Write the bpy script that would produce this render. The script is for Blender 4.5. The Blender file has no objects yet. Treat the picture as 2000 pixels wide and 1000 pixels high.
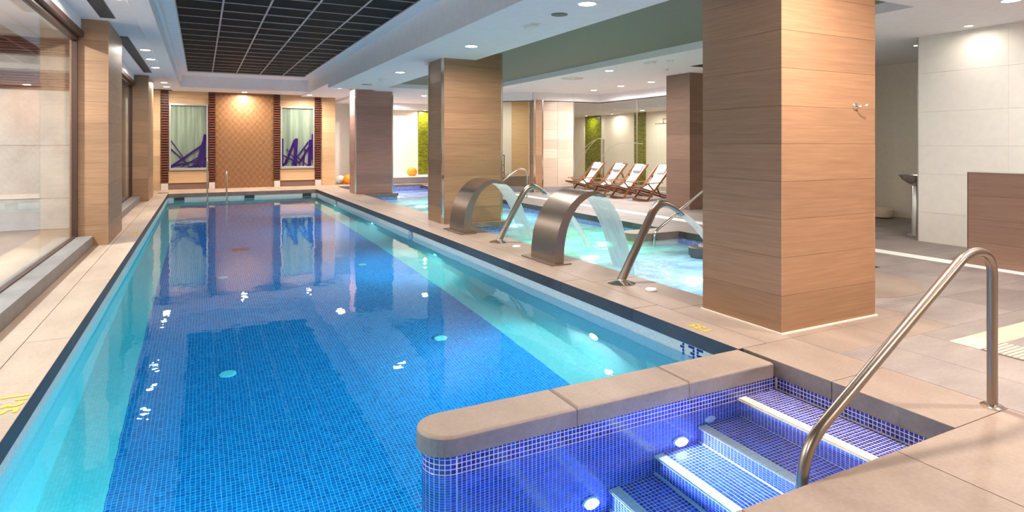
import bpy, bmesh, math, random
from mathutils import Vector, Matrix
random.seed(7)
S = bpy.context.scene
C = S.collection
# ------------------------------------------------------------------ camera
F_PX, CX, CY, EYE = 1190.0, 1000.0, 284.0, 1.5      # focal length / principal point in the 2000x1000 frame
YAW = math.atan(608 / 1190.0)
cam_d = bpy.data.cameras.new('camera')
cam = bpy.data.objects.new('camera', cam_d); C.objects.link(cam)
cam.location = (0, 0, EYE)
cam.rotation_euler = (math.pi / 2, 0, -YAW)
cam_d.sensor_width = 36.0
cam_d.lens = 36.0 * F_PX / 2000.0
cam_d.shift_y = -(500 - CY) / 2000.0
cam_d.clip_start = 0.05
S.camera = cam
# ------------------------------------------------------------------ world, exposure
w = bpy.data.worlds.new('world'); S.world = w; w.use_nodes = True
w.node_tree.nodes['Background'].inputs[0].default_value = (0.75, 0.82, 1.0, 1)
w.node_tree.nodes['Background'].inputs[1].default_value = 0.3
S.view_settings.view_transform = 'Standard'
S.view_settings.look = 'None'
S.view_settings.gamma = 1.0
S.view_settings.use_curve_mapping = False
S.view_settings.exposure = 0.0
cy = S.cycles
cy.use_denoising = True
cy.max_bounces = 12; cy.diffuse_bounces = 7; cy.glossy_bounces = 4; cy.transmission_bounces = 8
cy.transparent_max_bounces = 10
cy.sample_clamp_indirect = 4.0
cy.blur_glossy = 0.6
LAMP_W = 96.0          # watts of one downlight
WARM = (1.0, 0.90, 0.81); NEUTRAL = (1.0, 0.95, 0.92)
# ------------------------------------------------------------------ helpers
def lin(r, g, b):
    f = lambda c: (c / 255 / 12.92) if c / 255 <= 0.04045 else ((c / 255 + 0.055) / 1.055) ** 2.4
    return (f(r), f(g), f(b), 1)
MATS = {}
class NT:
    def __init__(s, name):
        s.m = bpy.data.materials.new(name); s.m.use_nodes = True
        s.t = s.m.node_tree; s.t.nodes.clear()
        s.out = s.n('ShaderNodeOutputMaterial')
        MATS[name] = s.m
    def n(s, typ, ins=None, **kw):
        nd = s.t.nodes.new(typ)
        for k, v in kw.items(): setattr(nd, k, v)
        if ins:
            for k, v in ins.items(): s.put(nd.inputs[k], v)
        return nd
    def put(s, sock, v):
        if isinstance(v, bpy.types.NodeSocket): s.t.links.new(v, sock)
        elif isinstance(v, bpy.types.Node): s.t.links.new(v.outputs[0], sock)
        else: sock.default_value = v
    def math(s, op, a, b=None, c=None):
        ins = {0: a}
        if b is not None: ins[1] = b
        if c is not None: ins[2] = c
        return s.n('ShaderNodeMath', ins, operation=op).outputs[0]
    def mix(s, fac, a, b, blend='MIX'):
        nd = s.n('ShaderNodeMix', data_type='RGBA', blend_type=blend)
        s.put(nd.inputs[0], fac); s.put(nd.inputs[6], a); s.put(nd.inputs[7], b)
        return nd.outputs[2]
    def pos(s, scale=(1, 1, 1)):
        g = s.n('ShaderNodeNewGeometry').outputs['Position']
        return s.n('ShaderNodeVectorMath', {0: g, 1: scale}, operation='MULTIPLY').outputs[0]
    def noise(s, vec, scale, detail=3, rough=0.55):
        return s.n('ShaderNodeTexNoise', {'Vector': vec, 'Scale': scale, 'Detail': detail, 'Roughness': rough}).outputs['Fac']
    def ramp(s, fac, stops):
        r = s.n('ShaderNodeValToRGB', {0: fac}); e = r.color_ramp.elements
        while len(e) < len(stops): e.new(0.5)
        for el, (p, c) in zip(e, stops): el.position = p; el.color = c
        return r.outputs[0]
    def bump(s, h, strength=0.2, dist=0.01):
        return s.n('ShaderNodeBump', {'Height': h, 'Strength': strength, 'Distance': dist}).outputs[0]
    def bsdf(s, col, rough=0.5, metal=0.0, normal=None, spec=0.5, **kw):
        b = s.n('ShaderNodeBsdfPrincipled', {'Base Color': col, 'Roughness': rough, 'Metallic': metal, 'Specular IOR Level': spec})
        if normal is not None: s.put(b.inputs['Normal'], normal)
        for k, v in kw.items(): s.put(b.inputs[k], v)
        s.put(s.out.inputs[0], b.outputs[0]); return b
def plain(name, rgb, rough=0.5, metal=0.0, spec=0.5, bumpy=0.0):
    t = NT(name); nrm = None
    v = t.noise(t.pos(), 9.0, 3)
    col = t.mix(v, lin(*[c * .97 for c in rgb]), lin(*[min(255, c * 1.03) for c in rgb]))
    if bumpy: nrm = t.bump(t.noise(t.pos(), 60, 2), bumpy, 0.004)
    t.bsdf(col, rough, metal, nrm, spec)
def wood_tile(name, dark, mid, light, rough=0.45):
    t = NT(name)
    n1 = t.noise(t.pos((1.1, 1.1, 26)), 1.6, 5, .6)
    n2 = t.noise(t.pos((3, 3, 120)), 1.5, 3, .6)
    f = t.math('ADD', t.math('MULTIPLY', n1, .65), t.math('MULTIPLY', n2, .35))
    col = t.ramp(f, [(.22, lin(*dark)), (.5, lin(*mid)), (.78, lin(*light))])
    rnd = t.n('ShaderNodeObjectInfo').outputs['Random']
    hsv = t.n('ShaderNodeHueSaturation', {'Color': col, 'Value': t.math('MULTIPLY_ADD', rnd, .26, .87)})
    t.bsdf(hsv.outputs[0], rough, 0, t.bump(n2, .12, .002), .4)
def stone(name, a, b, rough=.55, scale=2.2, vary=.08, vein=(1, 1, 1)):
    t = NT(name)
    n = t.noise(t.pos(vein), scale, 6, .62); n2 = t.noise(t.pos(), 45, 3)
    f = t.math('ADD', t.math('MULTIPLY', n, .75), t.math('MULTIPLY', n2, .25))
    col = t.ramp(f, [(.35, lin(*a)), (.68, lin(*b))])
    rnd = t.n('ShaderNodeObjectInfo').outputs['Random']
    hsv = t.n('ShaderNodeHueSaturation', {'Color': col, 'Value': t.math('MULTIPLY_ADD', rnd, 2 * vary, 1 - vary)})
    t.bsdf(hsv.outputs[0], t.math('MULTIPLY_ADD', n, .25, rough - .12), 0, t.bump(n2, .15, .003), .45)
def mosaic(name, cols, grout, pitch=.025, gap=.13, rough=.15, relief=.35):
    """small square tiles in world axes: the two axes lying in the face give the joints"""
    t = NT(name)
    g = t.n('ShaderNodeNewGeometry')
    p = t.n('ShaderNodeVectorMath', {0: g.outputs['Position'], 1: (1 / pitch,) * 3}, operation='MULTIPLY').outputs[0]
    sp = t.n('ShaderNodeSeparateXYZ', {0: p}); sn = t.n('ShaderNodeSeparateXYZ', {0: g.outputs['True Normal']})
    line = None
    for k in range(3):
        fr = t.math('FRACT', sp.outputs[k])
        d = t.math('ABSOLUTE', t.math('SUBTRACT', fr, .5))
        l = t.math('GREATER_THAN', d, .5 - gap / 2)
        l = t.math('MULTIPLY', l, t.math('LESS_THAN', t.math('ABSOLUTE', sn.outputs[k]), .71))
        line = l if line is None else t.math('MAXIMUM', line, l)
    inset = t.n('ShaderNodeVectorMath', {0: p, 1: t.n('ShaderNodeVectorMath', {0: g.outputs['True Normal'], 1: (.3, .3, .3)}, operation='MULTIPLY').outputs[0]}, operation='SUBTRACT').outputs[0]
    cell = t.n('ShaderNodeVectorMath', {0: inset}, operation='FLOOR').outputs[0]
    rnd = t.n('ShaderNodeTexWhiteNoise', {'Vector': cell}, noise_dimensions='3D').outputs[0]
    col = t.ramp(rnd, [(i / max(1, len(cols) - 1), lin(*c)) for i, c in enumerate(cols)])
    col = t.mix(line, col, lin(*grout))
    t.bsdf(col, t.math('MULTIPLY_ADD', line, .5, rough), 0, t.bump(t.math('SUBTRACT', 1.0, line), relief, .002), .5)
# ------------------------------------------------------------------ materials
plain('ceiling_white', (244, 240, 242), .75)
plain('wall_white', (232, 226, 216), .6)
plain('warm_white', (236, 226, 208), .55)
plain('recess_green_grey', (122, 120, 108), .7)
plain('white_plastic', (236, 234, 228), .35)
plain('white_line', (240, 238, 234), .5)
plain('joint', (120, 108, 98), .8)
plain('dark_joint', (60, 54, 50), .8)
plain('black_metal', (18, 18, 20), .4)
plain('grille_grey', (92, 92, 96), .5, .3)
plain('grid_metal', (190, 184, 188), .4, .3)
plain('dark_wood_beam', (70, 44, 34), .4)
plain('plinth_white', (214, 202, 190), .5)
plain('yellow_paint', (226, 176, 24), .6)
plain('digit_blue', (20, 44, 130), .2)
plain('orange_globe', (250, 150, 28), .45)
plain('white_globe', (238, 232, 222), .5)
plain('cream_ceramic', (222, 204, 176), .5)
plain('canvas', (238, 236, 234), .85, bumpy=.2)
plain('grey_towel', (196, 194, 202), .9, bumpy=.4)
plain('skimmer_dark', (42, 50, 52), .5)
plain('plinth_grey', (150, 144, 146), .5)
plain('frame_silver', (205, 200, 195), .3, .7)
plain('satin_steel', (190, 186, 182), .3, .9)
wood_tile('column_wood', (138, 101, 75), (158, 119, 89), (176, 136, 103))
wood_tile('mauve_column_wood', (138, 98, 90), (164, 120, 110), (184, 140, 128))
wood_tile('far_wall_wood', (196, 156, 112), (212, 174, 130), (224, 188, 146))
wood_tile('low_wall_wood', (120, 92, 78), (138, 108, 92), (152, 122, 104))
wood_tile('pale_wood_tile', (196, 170, 150), (210, 186, 166), (220, 198, 180), .18)
wood_tile('slat_wood', (80, 40, 26), (108, 56, 36), (134, 76, 48), .4)
wood_tile('chair_wood', (108, 66, 38), (130, 82, 50), (150, 100, 64), .4)
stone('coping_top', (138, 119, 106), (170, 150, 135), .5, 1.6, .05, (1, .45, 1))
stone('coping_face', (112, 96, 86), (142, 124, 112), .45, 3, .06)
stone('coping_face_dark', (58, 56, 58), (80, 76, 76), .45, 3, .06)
stone('left_deck', (146, 122, 104), (186, 162, 140), .55, 1.5, .05, (1, .35, 1))
stone('grey_slab', (128, 116, 111), (160, 148, 141), .55, 2.4, .09, (.5, 1.4, 1))
stone('sill_stone', (112, 104, 102), (142, 134, 130), .5, 3, .03)
stone('courtyard_stone', (192, 186, 180), (226, 220, 212), .7, 2.0, .04)
mosaic('tub_mosaic', [(16, 24, 116), (26, 44, 156), (42, 68, 186), (20, 26, 96), (56, 86, 200)], (222, 204, 192), .028)
mosaic('pool_blue_mosaic', [(14, 84, 152), (20, 104, 174), (30, 124, 192), (14, 90, 160)], (136, 190, 212), .03, .14, .25)
mosaic('pale_mosaic', [(206, 212, 204), (214, 220, 212), (220, 224, 216)], (186, 196, 192), .025, .1, .25, .15)
mosaic('thermal_mosaic', [(40, 70, 160), (70, 110, 200), (110, 150, 220), (30, 50, 130)], (206, 206, 210))
mosaic('nosing_tile', [(232, 218, 198), (240, 226, 206)], (196, 178, 160), .05, .05, .4, .2)
plain('tub_grout', (232, 216, 204), .7)
def tub_tile():
    t = NT('tub_tile')
    rnd = t.n('ShaderNodeNewGeometry').outputs['Random Per Island']
    cols = [(16, 24, 116), (26, 44, 156), (20, 26, 96), (42, 68, 186), (30, 40, 140), (56, 86, 200)]
    col = t.ramp(rnd, [(i / 5, lin(*c)) for i, c in enumerate(cols)])
    n = t.noise(t.pos(), 120, 2)
    t.bsdf(t.mix(t.math('MULTIPLY', n, .25), col, lin(90, 110, 210)), .12, 0, t.bump(n, .1, .001))
tub_tile()
def green_mosaic():
    t = NT('green_mosaic')
    g = t.n('ShaderNodeNewGeometry').outputs['Position']
    s = t.n('ShaderNodeSeparateXYZ', {0: g})
    uv = t.n('ShaderNodeCombineXYZ', {0: t.math('ADD', s.outputs[0], s.outputs[1]), 1: s.outputs[2]})
    b = t.n('ShaderNodeTexBrick', {'Vector': uv.outputs[0], 'Color1': lin(150, 150, 30), 'Color2': lin(96, 108, 20), 'Mortar': lin(70, 72, 24),
        'Scale': 1.0, 'Mortar Size': .006, 'Brick Width': .12, 'Row Height': .045, 'Bias': 0.0})
    t.bsdf(b.outputs[0], .25)
green_mosaic()
def damask():
    t = NT('damask_panel')
    s = t.n('ShaderNodeSeparateXYZ', {0: t.n('ShaderNodeNewGeometry').outputs['Position']})
    k = 2 * math.pi / .20
    wx = t.math('MULTIPLY_ADD', t.noise(t.pos((4, 4, 4)), 1.0, 2), .10, s.outputs[0]); wz = t.math('MULTIPLY_ADD', t.noise(t.pos((5, 5, 3)), 1.0, 2), .12, s.outputs[2])
    a = t.math('SINE', t.math('MULTIPLY', wx, k)); b = t.math('SINE', t.math('MULTIPLY', wz, k * .8))
    a2 = t.math('SINE', t.math('MULTIPLY', s.outputs[0], k * 3)); b2 = t.math('SINE', t.math('MULTIPLY', s.outputs[2], k * 2.4))
    f = t.math('ADD', t.math('MULTIPLY', a, b), t.math('MULTIPLY', t.math('MULTIPLY', a2, b2), .7))
    n = t.noise(t.pos((9, 9, 9)), 2, 3)
    f = t.math('ADD', t.math('MULTIPLY_ADD', f, .09, .35), t.math('MULTIPLY', n, .3))
    col = t.ramp(f, [(.3, lin(116, 78, 48)), (.5, lin(142, 100, 64)), (.75, lin(164, 124, 86))])
    t.bsdf(col, .42, .15, t.bump(f, .2, .004))
damask()
def brushed():
    t = NT('brushed_steel')
    n = t.noise(t.pos((2, 40, 2)), 3, 3)
    t.bsdf(lin(158, 144, 132), t.math('MULTIPLY_ADD', n, .2, .22), 1.0, t.bump(n, .05, .002))
    t = NT('chrome'); t.bsdf(lin(222, 216, 210), t.math('MULTIPLY_ADD', t.noise(t.pos(), 30, 2), .06, .1), 1.0)
    t = NT('black_tile')
    n = t.noise(t.pos((3, 3, 3)), 4, 4)
    t.bsdf(t.mix(n, lin(5, 5, 6), lin(20, 19, 21)), t.math('MULTIPLY_ADD', n, .25, .5), 0, t.bump(t.noise(t.pos(), 22, 3), .12, .004), .1)
brushed()
def glassy():
    t = NT('clear_glass')
    bf = t.n('ShaderNodeNewGeometry').outputs['Backfacing']
    fr = t.n('ShaderNodeFresnel', {'IOR': t.math('MULTIPLY_ADD', bf, 1 / 1.2 - 1.2, 1.2)})   # same reflectance on both faces of the pane
    tr = t.n('ShaderNodeBsdfTransparent', {'Color': (.93, .97, .96, 1)}); gl = t.n('ShaderNodeBsdfGlossy', {'Color': (1, 1, 1, 1), 'Roughness': .01})
    wob = t.math('MULTIPLY', fr, t.math('MULTIPLY_ADD', t.noise(t.pos(), 3, 2), .1, 1.0))
    mx = t.n('ShaderNodeMixShader', {0: wob, 1: tr, 2: gl}); t.put(t.out.inputs[0], mx)
    t = NT('purple_acrylic')
    n = t.noise(t.pos(), 6, 2)
    t.bsdf(t.mix(n, lin(44, 10, 84), lin(70, 26, 122)), .15)
    # still pool water: refracting surface, slow ripple, red light absorbed with depth
    t = NT('pool_water')
    n = t.math('ADD', t.noise(t.pos((1, .6, 1)), 2.2, 2, .5), t.math('MULTIPLY', t.noise(t.pos(), 9, 2), .12))
    gb = t.n('ShaderNodeBsdfGlass', {'Color': (1, 1, 1, 1), 'Roughness': .0, 'IOR': 1.33, 'Normal': t.bump(n, 1.0, .004)})
    t.put(t.out.inputs[0], gb)
    va = t.n('ShaderNodeVolumeAbsorption', {'Color': (.0, .84, .95, 1), 'Density': .55})
    t.put(t.out.inputs['Volume'], va)
    # churned thermal water: half clear, half full of air bubbles
    t = NT('churned_water')
    n = t.noise(t.pos((1, .8, 1)), 3.0, 5, .6); fo = t.noise(t.pos((.7, 1, 1)), 1.6, 5, .65)
    nr = t.bump(n, 1.0, .05)
    gb = t.n('ShaderNodeBsdfGlass', {'Color': (.9, 1, 1, 1), 'Roughness': .12, 'IOR': 1.33, 'Normal': nr})
    tl = t.n('ShaderNodeBsdfTranslucent', {'Color': (.86, .96, 1, 1), 'Normal': nr}); df = t.n('ShaderNodeBsdfDiffuse', {'Color': (.8, .9, .95, 1), 'Normal': nr})
    mm = t.n('ShaderNodeMixShader', {0: .3, 1: tl, 2: df})
    fac = t.ramp(fo, [(.3, (.15, .15, .15, 1)), (.7, (.7, .7, .7, 1))])
    t.put(t.out.inputs[0], t.n('ShaderNodeMixShader', {0: fac, 1: gb, 2: mm}))
    # falling sheets and jets
    t = NT('falling_water')
    n = t.noise(t.pos((3, 26, 1)), 1.3, 3, .5)
    tr = t.n('ShaderNodeBsdfTransparent', {'Color': (.96, 1, 1, 1)})
    tl = t.n('ShaderNodeBsdfTranslucent', {'Color': (.9, .98, 1, 1)}); df = t.n('ShaderNodeBsdfDiffuse', {'Color': (.85, .95, .97, 1)})
    gl = t.n('ShaderNodeBsdfGlossy', {'Color': (1, 1, 1, 1), 'Roughness': .15})
    a = t.n('ShaderNodeMixShader', {0: .5, 1: tl, 2: df}); a = t.n('ShaderNodeMixShader', {0: .12, 1: a, 2: gl})
    fac = t.ramp(n, [(.3, (.58, .58, .58, 1)), (.7, (.82, .82, .82, 1))])
    t.put(t.out.inputs[0], t.n('ShaderNodeMixShader', {0: fac, 1: tr, 2: a}))
glassy()
def emitter(name, col, strength):
    t = NT(name); n = t.noise(t.pos(), 3, 1)
    e = t.n('ShaderNodeEmission', {'Color': (*col, 1), 'Strength': t.math('MULTIPLY_ADD', n, .05 * strength, strength)})
    t.put(t.out.inputs[0], e)
emitter('lens_warm', (1, .9, .78), 22); emitter('lens_cool', (.92, .96, 1), 22)
emitter('lens_thermal', (.75, .95, 1), 2.5); emitter('lens_pool', (.8, 1, .95), 14); emitter('lens_green', (.1, 1, .5), 8); emitter('lens_violet', (.75, .78, 1), 30)
# ------------------------------------------------------------------ object builders
def link(o, parent=None):
    C.objects.link(o)
    if parent is not None: o.parent = parent
    return o
def tag(o, label=None, cat=None, group=None, kind=None):
    for k, v in (('label', label), ('category', cat), ('group', group), ('kind', kind)):
        if v: o[k] = v
    return o
def thing(name, loc, label, cat, group=None, rz=0, kind=None):
    o = bpy.data.objects.new(name, None); link(o); o.location = loc; o.rotation_euler.z = rz
    o.empty_display_size = .1
    return tag(o, label, cat, group, kind)
def origin(parent):
    v = Vector((0, 0, 0)); p = parent
    while p is not None: v += Vector(p.location); p = p.parent
    return v
def mobj(name, bm, mats, parent=None, smooth=False, world=True, recalc=True):
    """bmesh -> object; world=True: the mesh is given in world coordinates"""
    if recalc: bmesh.ops.recalc_face_normals(bm, faces=bm.faces)
    if world and parent is not None:
        bmesh.ops.translate(bm, verts=bm.verts, vec=-origin(parent))
    bm.normal_update()
    for e in bm.edges:
        if len(e.link_faces) == 2 and e.calc_face_angle(0) > .7: e.smooth = False
    me = bpy.data.meshes.new(name); bm.to_mesh(me); bm.free()
    for m in ([mats] if isinstance(mats, str) else mats): me.materials.append(MATS[m])
    if smooth:
        for p in me.polygons: p.use_smooth = True
    return link(bpy.data.objects.new(name, me), parent)
_cache = {}
def boxmesh(dx, dy, dz, mats, bevel=0, face_mat=False):
    key = (round(dx, 4), round(dy, 4), round(dz, 4), str(mats), bevel, face_mat)
    if key in _cache: return _cache[key]
    bm = bmesh.new(); bmesh.ops.create_cube(bm, size=1)
    bmesh.ops.scale(bm, vec=(dx, dy, dz), verts=bm.verts)
    if bevel: bmesh.ops.bevel(bm, geom=bm.edges[:], offset=bevel, segments=2, affect='EDGES', profile=.6)
    if face_mat:
        for f in bm.faces:
            if f.normal.z < .5: f.material_index = 1
    me = bpy.data.meshes.new('box'); bm.to_mesh(me); bm.free()
    for m in ([mats] if isinstance(mats, str) else mats): me.materials.append(MATS[m])
    _cache[key] = me; return me
def box(name, x0, x1, y0, y1, z0, z1, mats, parent=None, bevel=0, face_mat=False):
    o = bpy.data.objects.new(name, boxmesh(x1 - x0, y1 - y0, z1 - z0, mats, bevel, face_mat)); link(o, parent)
    o.location = Vector(((x0 + x1) / 2, (y0 + y1) / 2, (z0 + z1) / 2)) - (origin(parent) if parent is not None else Vector((0, 0, 0)))
    return o
def add_cyl(bm, p, r, h, seg=24, r2=None, mat=0):
    r2 = r if r2 is None else r2
    a = [bm.verts.new((p[0] + r * math.cos(t), p[1] + r * math.sin(t), p[2])) for t in [2 * math.pi * i / seg for i in range(seg)]]
    b = [bm.verts.new((p[0] + r2 * math.cos(t), p[1] + r2 * math.sin(t), p[2] + h)) for t in [2 * math.pi * i / seg for i in range(seg)]]
    fs = [bm.faces.new(a[::-1]), bm.faces.new(b)]
    for i in range(seg): fs.append(bm.faces.new((a[i], a[(i + 1) % seg], b[(i + 1) % seg], b[i])))
    for f in fs: f.material_index = mat
def lathe(bm, prof, seg=28, c=(0, 0, 0)):
    rings = []
    for r, z in prof:
        rings.append([bm.verts.new((c[0] + r * math.cos(2 * math.pi * i / seg), c[1] + r * math.sin(2 * math.pi * i / seg), c[2] + z)) for i in range(seg)])
    for A, B in zip(rings, rings[1:]):
        for i in range(seg): bm.faces.new((A[i], A[(i + 1) % seg], B[(i + 1) % seg], B[i]))
    bm.faces.new(rings[0][::-1]); bm.faces.new(rings[-1])
def smooth_path(pts, r=.1, n=6):
    """round the corners of a polyline"""
    P = [Vector(p) for p in pts]; out = [P[0]]
    for a, b, c in zip(P, P[1:], P[2:]):
        d = min(r, (b - a).length * .49, (c - b).length * .49)
        s, e = b + (a - b).normalized() * d, b + (c - b).normalized() * d
        for i in range(n + 1):
            t = i / n; out.append(s * (1 - t) ** 2 + b * 2 * t * (1 - t) + e * t * t)
    out.append(P[-1]); return out
def tube(bm, pts, r, seg=14, flat=None):
    """tube along points; r number or list; flat = list of vertical squash factors"""
    P = [Vector(p) for p in pts]; rings = []
    up = Vector((0, 1, .001)).normalized()
    for i, p in enumerate(P):
        d = (P[min(i + 1, len(P) - 1)] - P[max(i - 1, 0)]).normalized()
        u = up if abs(d.dot(up)) < .95 else Vector((1, 0, 0))
        s = d.cross(u).normalized(); t = s.cross(d).normalized()
        rr = r[i] if isinstance(r, (list, tuple)) else r
        k = flat[i] if flat else 1
        kt = 1 / math.sqrt(k) if flat else 1
        rings.append([bm.verts.new(p + s * (rr * k * math.cos(a)) + t * (rr * kt * math.sin(a))) for a in [2 * math.pi * j / seg for j in range(seg)]])
    for A, B in zip(rings, rings[1:]):
        for j in range(seg): bm.faces.new((A[j], A[(j + 1) % seg], B[(j + 1) % seg], B[j]))
    bm.faces.new(rings[0][::-1]); bm.faces.new(rings[-1])
def bar(bm, a, b, wdt, hgt, side=(0, 1, 0)):
    """rectangular bar between two points"""
    a, b = Vector(a), Vector(b); d = (b - a).normalized(); s = Vector(side); t = d.cross(s).normalized()
    vs = [bm.verts.new(p + s * (i * wdt / 2) + t * (j * hgt / 2)) for p in (a, b) for i, j in ((-1, -1), (1, -1), (1, 1), (-1, 1))]
    for f in ((0, 1, 2, 3), (7, 6, 5, 4), (0, 4, 5, 1), (1, 5, 6, 2), (2, 6, 7, 3), (3, 7, 4, 0)): bm.faces.new([vs[i] for i in f])
def prism(bm, outline, z0, z1):
    a = [bm.verts.new((x, y, z0)) for x, y in outline]; b = [bm.verts.new((x, y, z1)) for x, y in outline]
    bm.faces.new(a[::-1]); bm.faces.new(b)
    for i in range(len(a)): j = (i + 1) % len(a); bm.faces.new((a[i], a[j], b[j], b[i]))
def slabs(parent, x0, x1, y0, y1, dx, dy, mats, z0=-.12, z1=0, gap=.004, bevel=.004, name='slab', face_mat=False, stagger=0):
    """lay separate stone slabs over a rectangle"""
    nx = max(1, round((x1 - x0) / dx)); ny = max(1, round((y1 - y0) / dy)); sx = (x1 - x0) / nx; sy = (y1 - y0) / ny
    for i in range(nx):
        for j in range(ny):
            box(name, x0 + i * sx + gap / 2, x0 + (i + 1) * sx - gap / 2, y0 + j * sy + gap / 2, y0 + (j + 1) * sy - gap / 2, z0, z1, mats, parent, bevel, face_mat)
WL = -.213       # water level
FLOOR_Z = -1.55  # pool floor
# pool plan: x -0.9..3.53, y 1.81..21.62; thermal pool x 4.45..7.47, y 4.5..22.3
XL, XR, YN, YF = -.90, 3.53, 1.81, 21.62
TX0, TX1, TY0, TY1 = 4.45, 7.47, 4.62, 22.3
CEIL, SOFF, RC = 3.35, 3.17, 3.20
# ================================================================== STRUCTURE
def struct(name, label=None, loc=(0, 0, 0)):
    o = bpy.data.objects.new(name, None); link(o); o.location = loc; o['kind'] = 'structure'
    if label: o['label'] = label
    return o
# ---- floors (separate stone slabs over a dark bed)
fl = struct('floor', 'beige stone deck with wide slabs along the left windows')
box('bed', -1.9, XL - .03, .8, 23.7, -1.7, -.122, 'joint', fl)
slabs(fl, -1.75, XL - .30, -1.2, 23.6, .6, 2.4, 'left_deck', -.12, 0, .003)
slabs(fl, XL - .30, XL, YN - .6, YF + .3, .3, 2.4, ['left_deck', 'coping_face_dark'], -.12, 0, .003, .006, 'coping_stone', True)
ff = struct('floor', 'beige stone deck at the far end below the panelled wall')
slabs(ff, XL, XR, YF, YF + .3, 1.1, .3, ['left_deck', 'coping_face'], -.12, 0, .003, .006, 'coping_stone', True)
slabs(ff, XL - .30, 8.5, YF + .3 + .38, 25.2, 1.2, .9, 'left_deck', -.12, 0, .003)
slabs(ff, XL, XR + .92, YF + .3, YF + .68, 1.2, .4, 'left_deck', -.12, 0, .003)
fs = struct('floor', 'beige stone walkway between the long pool and the churning pool')
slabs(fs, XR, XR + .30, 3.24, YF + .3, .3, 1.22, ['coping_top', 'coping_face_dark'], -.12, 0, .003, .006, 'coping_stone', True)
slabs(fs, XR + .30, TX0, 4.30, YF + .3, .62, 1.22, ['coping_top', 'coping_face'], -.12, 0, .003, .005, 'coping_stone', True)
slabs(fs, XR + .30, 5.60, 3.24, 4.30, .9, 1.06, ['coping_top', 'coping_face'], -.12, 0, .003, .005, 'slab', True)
slabs(fs, 4.105, 5.60, 2.84, 3.24, .75, .4, 'coping_top', -.12, 0, .003)
fn = struct('floor', 'beige stone surround of the entry steps in the foreground')
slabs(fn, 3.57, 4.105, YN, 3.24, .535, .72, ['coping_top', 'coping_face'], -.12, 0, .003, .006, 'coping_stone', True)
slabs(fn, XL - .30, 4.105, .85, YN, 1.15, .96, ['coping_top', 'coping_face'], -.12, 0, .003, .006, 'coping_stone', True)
slabs(fn, XL - .30, 4.105, -5.0, .85, 1.15, 1.17, 'coping_top', -.12, 0, .003)
fr = struct('floor', 'grey stone deck running back to the deck chairs')
box('bed', 4.0, 16, -5, 24, -1.75, -1.70, 'joint', fr)
slabs(fr, 4.105, 5.10, -5, 2.84, .5, 1.2, 'grey_slab', -.12, 0, .003)
slabs(fr, 5.10, 8.46, -5, 2.84, .84, 1.2, 'grey_slab', -.12, 0, .003)
slabs(fr, 5.60, 8.46, 2.84, TY0, .95, .6, 'grey_slab', -.12, 0, .003)
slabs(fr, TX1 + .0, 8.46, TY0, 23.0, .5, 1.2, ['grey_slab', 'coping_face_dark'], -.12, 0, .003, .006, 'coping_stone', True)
slabs(fr, 8.72, 13.6, -5, 11, 1.2, 1.2, 'grey_slab', -.12, 0, .003)
slabs(fr, 8.72, 12.0, 11, 17.6, 1.1, 1.2, 'grey_slab', -.12, 0, .003)
box('drain_strip', 8.46, 8.72, -5, 23, -.12, .002, 'white_line', fr)
bm = bmesh.new(); add_cyl(bm, (6.32, 4.40, 0), .80, .004, 48); mobj('round_inlay', bm, 'coping_top', fr)
# ---- walls
FWY = 23.6
wf = struct('wall_far', 'pale wood panelled far wall behind the long pool')
box('core', -1.9, 4.54, FWY + .02, FWY + .3, -.1, CEIL + .05, 'joint', wf)
for i in range(12):                                             # panel rows
    z0 = i * .285
    for x0, x1 in ((-1.9, -1.2), (-.965, .245), (2.57, 3.785), (4.017, 4.54)):
        if .25 < z0 + .1 < 2.9 and (x0 in (-.965, 2.57)) and not (z0 < .3): 
            continue
        if x0 in (-.965, 2.57) and z0 < .3: continue
        box('panel', x0 + .002, x1 - .002, FWY, FWY + .02, z0 + .001, min(z0 + .284, CEIL), 'far_wall_wood', wf)
for x0, x1 in ((-.965, .245), (2.57, 3.785)):
    box('panel', x0, x1, FWY - .02, FWY + .02, .22, .62, 'far_wall_wood', wf)
    box('base_panel', x0, x1, FWY, FWY + .02, 0, .19, 'low_wall_wood', wf)
wl = struct('wall_left', 'stone sill and white header above the left windows')
wb = struct('wall_back', 'plain wall behind the camera')
box('panel', -1.9, 14, -5.2, -5, 0, CEIL, 'wall_white', wb)
wr = struct('wall_right', 'large white tiles on the right hand wall')
box('core', 10.06, 10.2, -5, 5.62, 0, RC, 'joint', wr)
for j in range(9):
    for k, (za, zb) in enumerate(((0, .46), (.46, 1.06), (1.06, 1.49), (1.49, 2.02), (2.02, 2.62), (2.62, RC))):
        ya = 5.62 - 1.2 * j
        box('wall_tile', 10.04, 10.06, ya - 1.2 + .001, ya - .001, za + .001, zb - .001, 'wall_white', wr, .001)
box('glass_edge', 10.035, 10.2, 5.62, 5.632, 0, RC, 'satin_steel', wr)
wn = struct('wall_nook', 'cream walls of the nook behind the basin')
box('side', 10.2, 14, 8.3, 8.4, 0, RC, 'warm_white', wn)
box('end', 13.0, 13.1, 3, 8.3, 0, RC, 'warm_white', wn)
wm = struct('wall_white_far', 'white wall of the passage past the far panelling')
box('panel', 4.4, 9.6, 25.2, 25.35, 0, RC + .2, 'wall_white', wm)
box('return', 4.54, 4.60, FWY + .3, 25.2, 0, CEIL, 'wall_white', wm)
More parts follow.
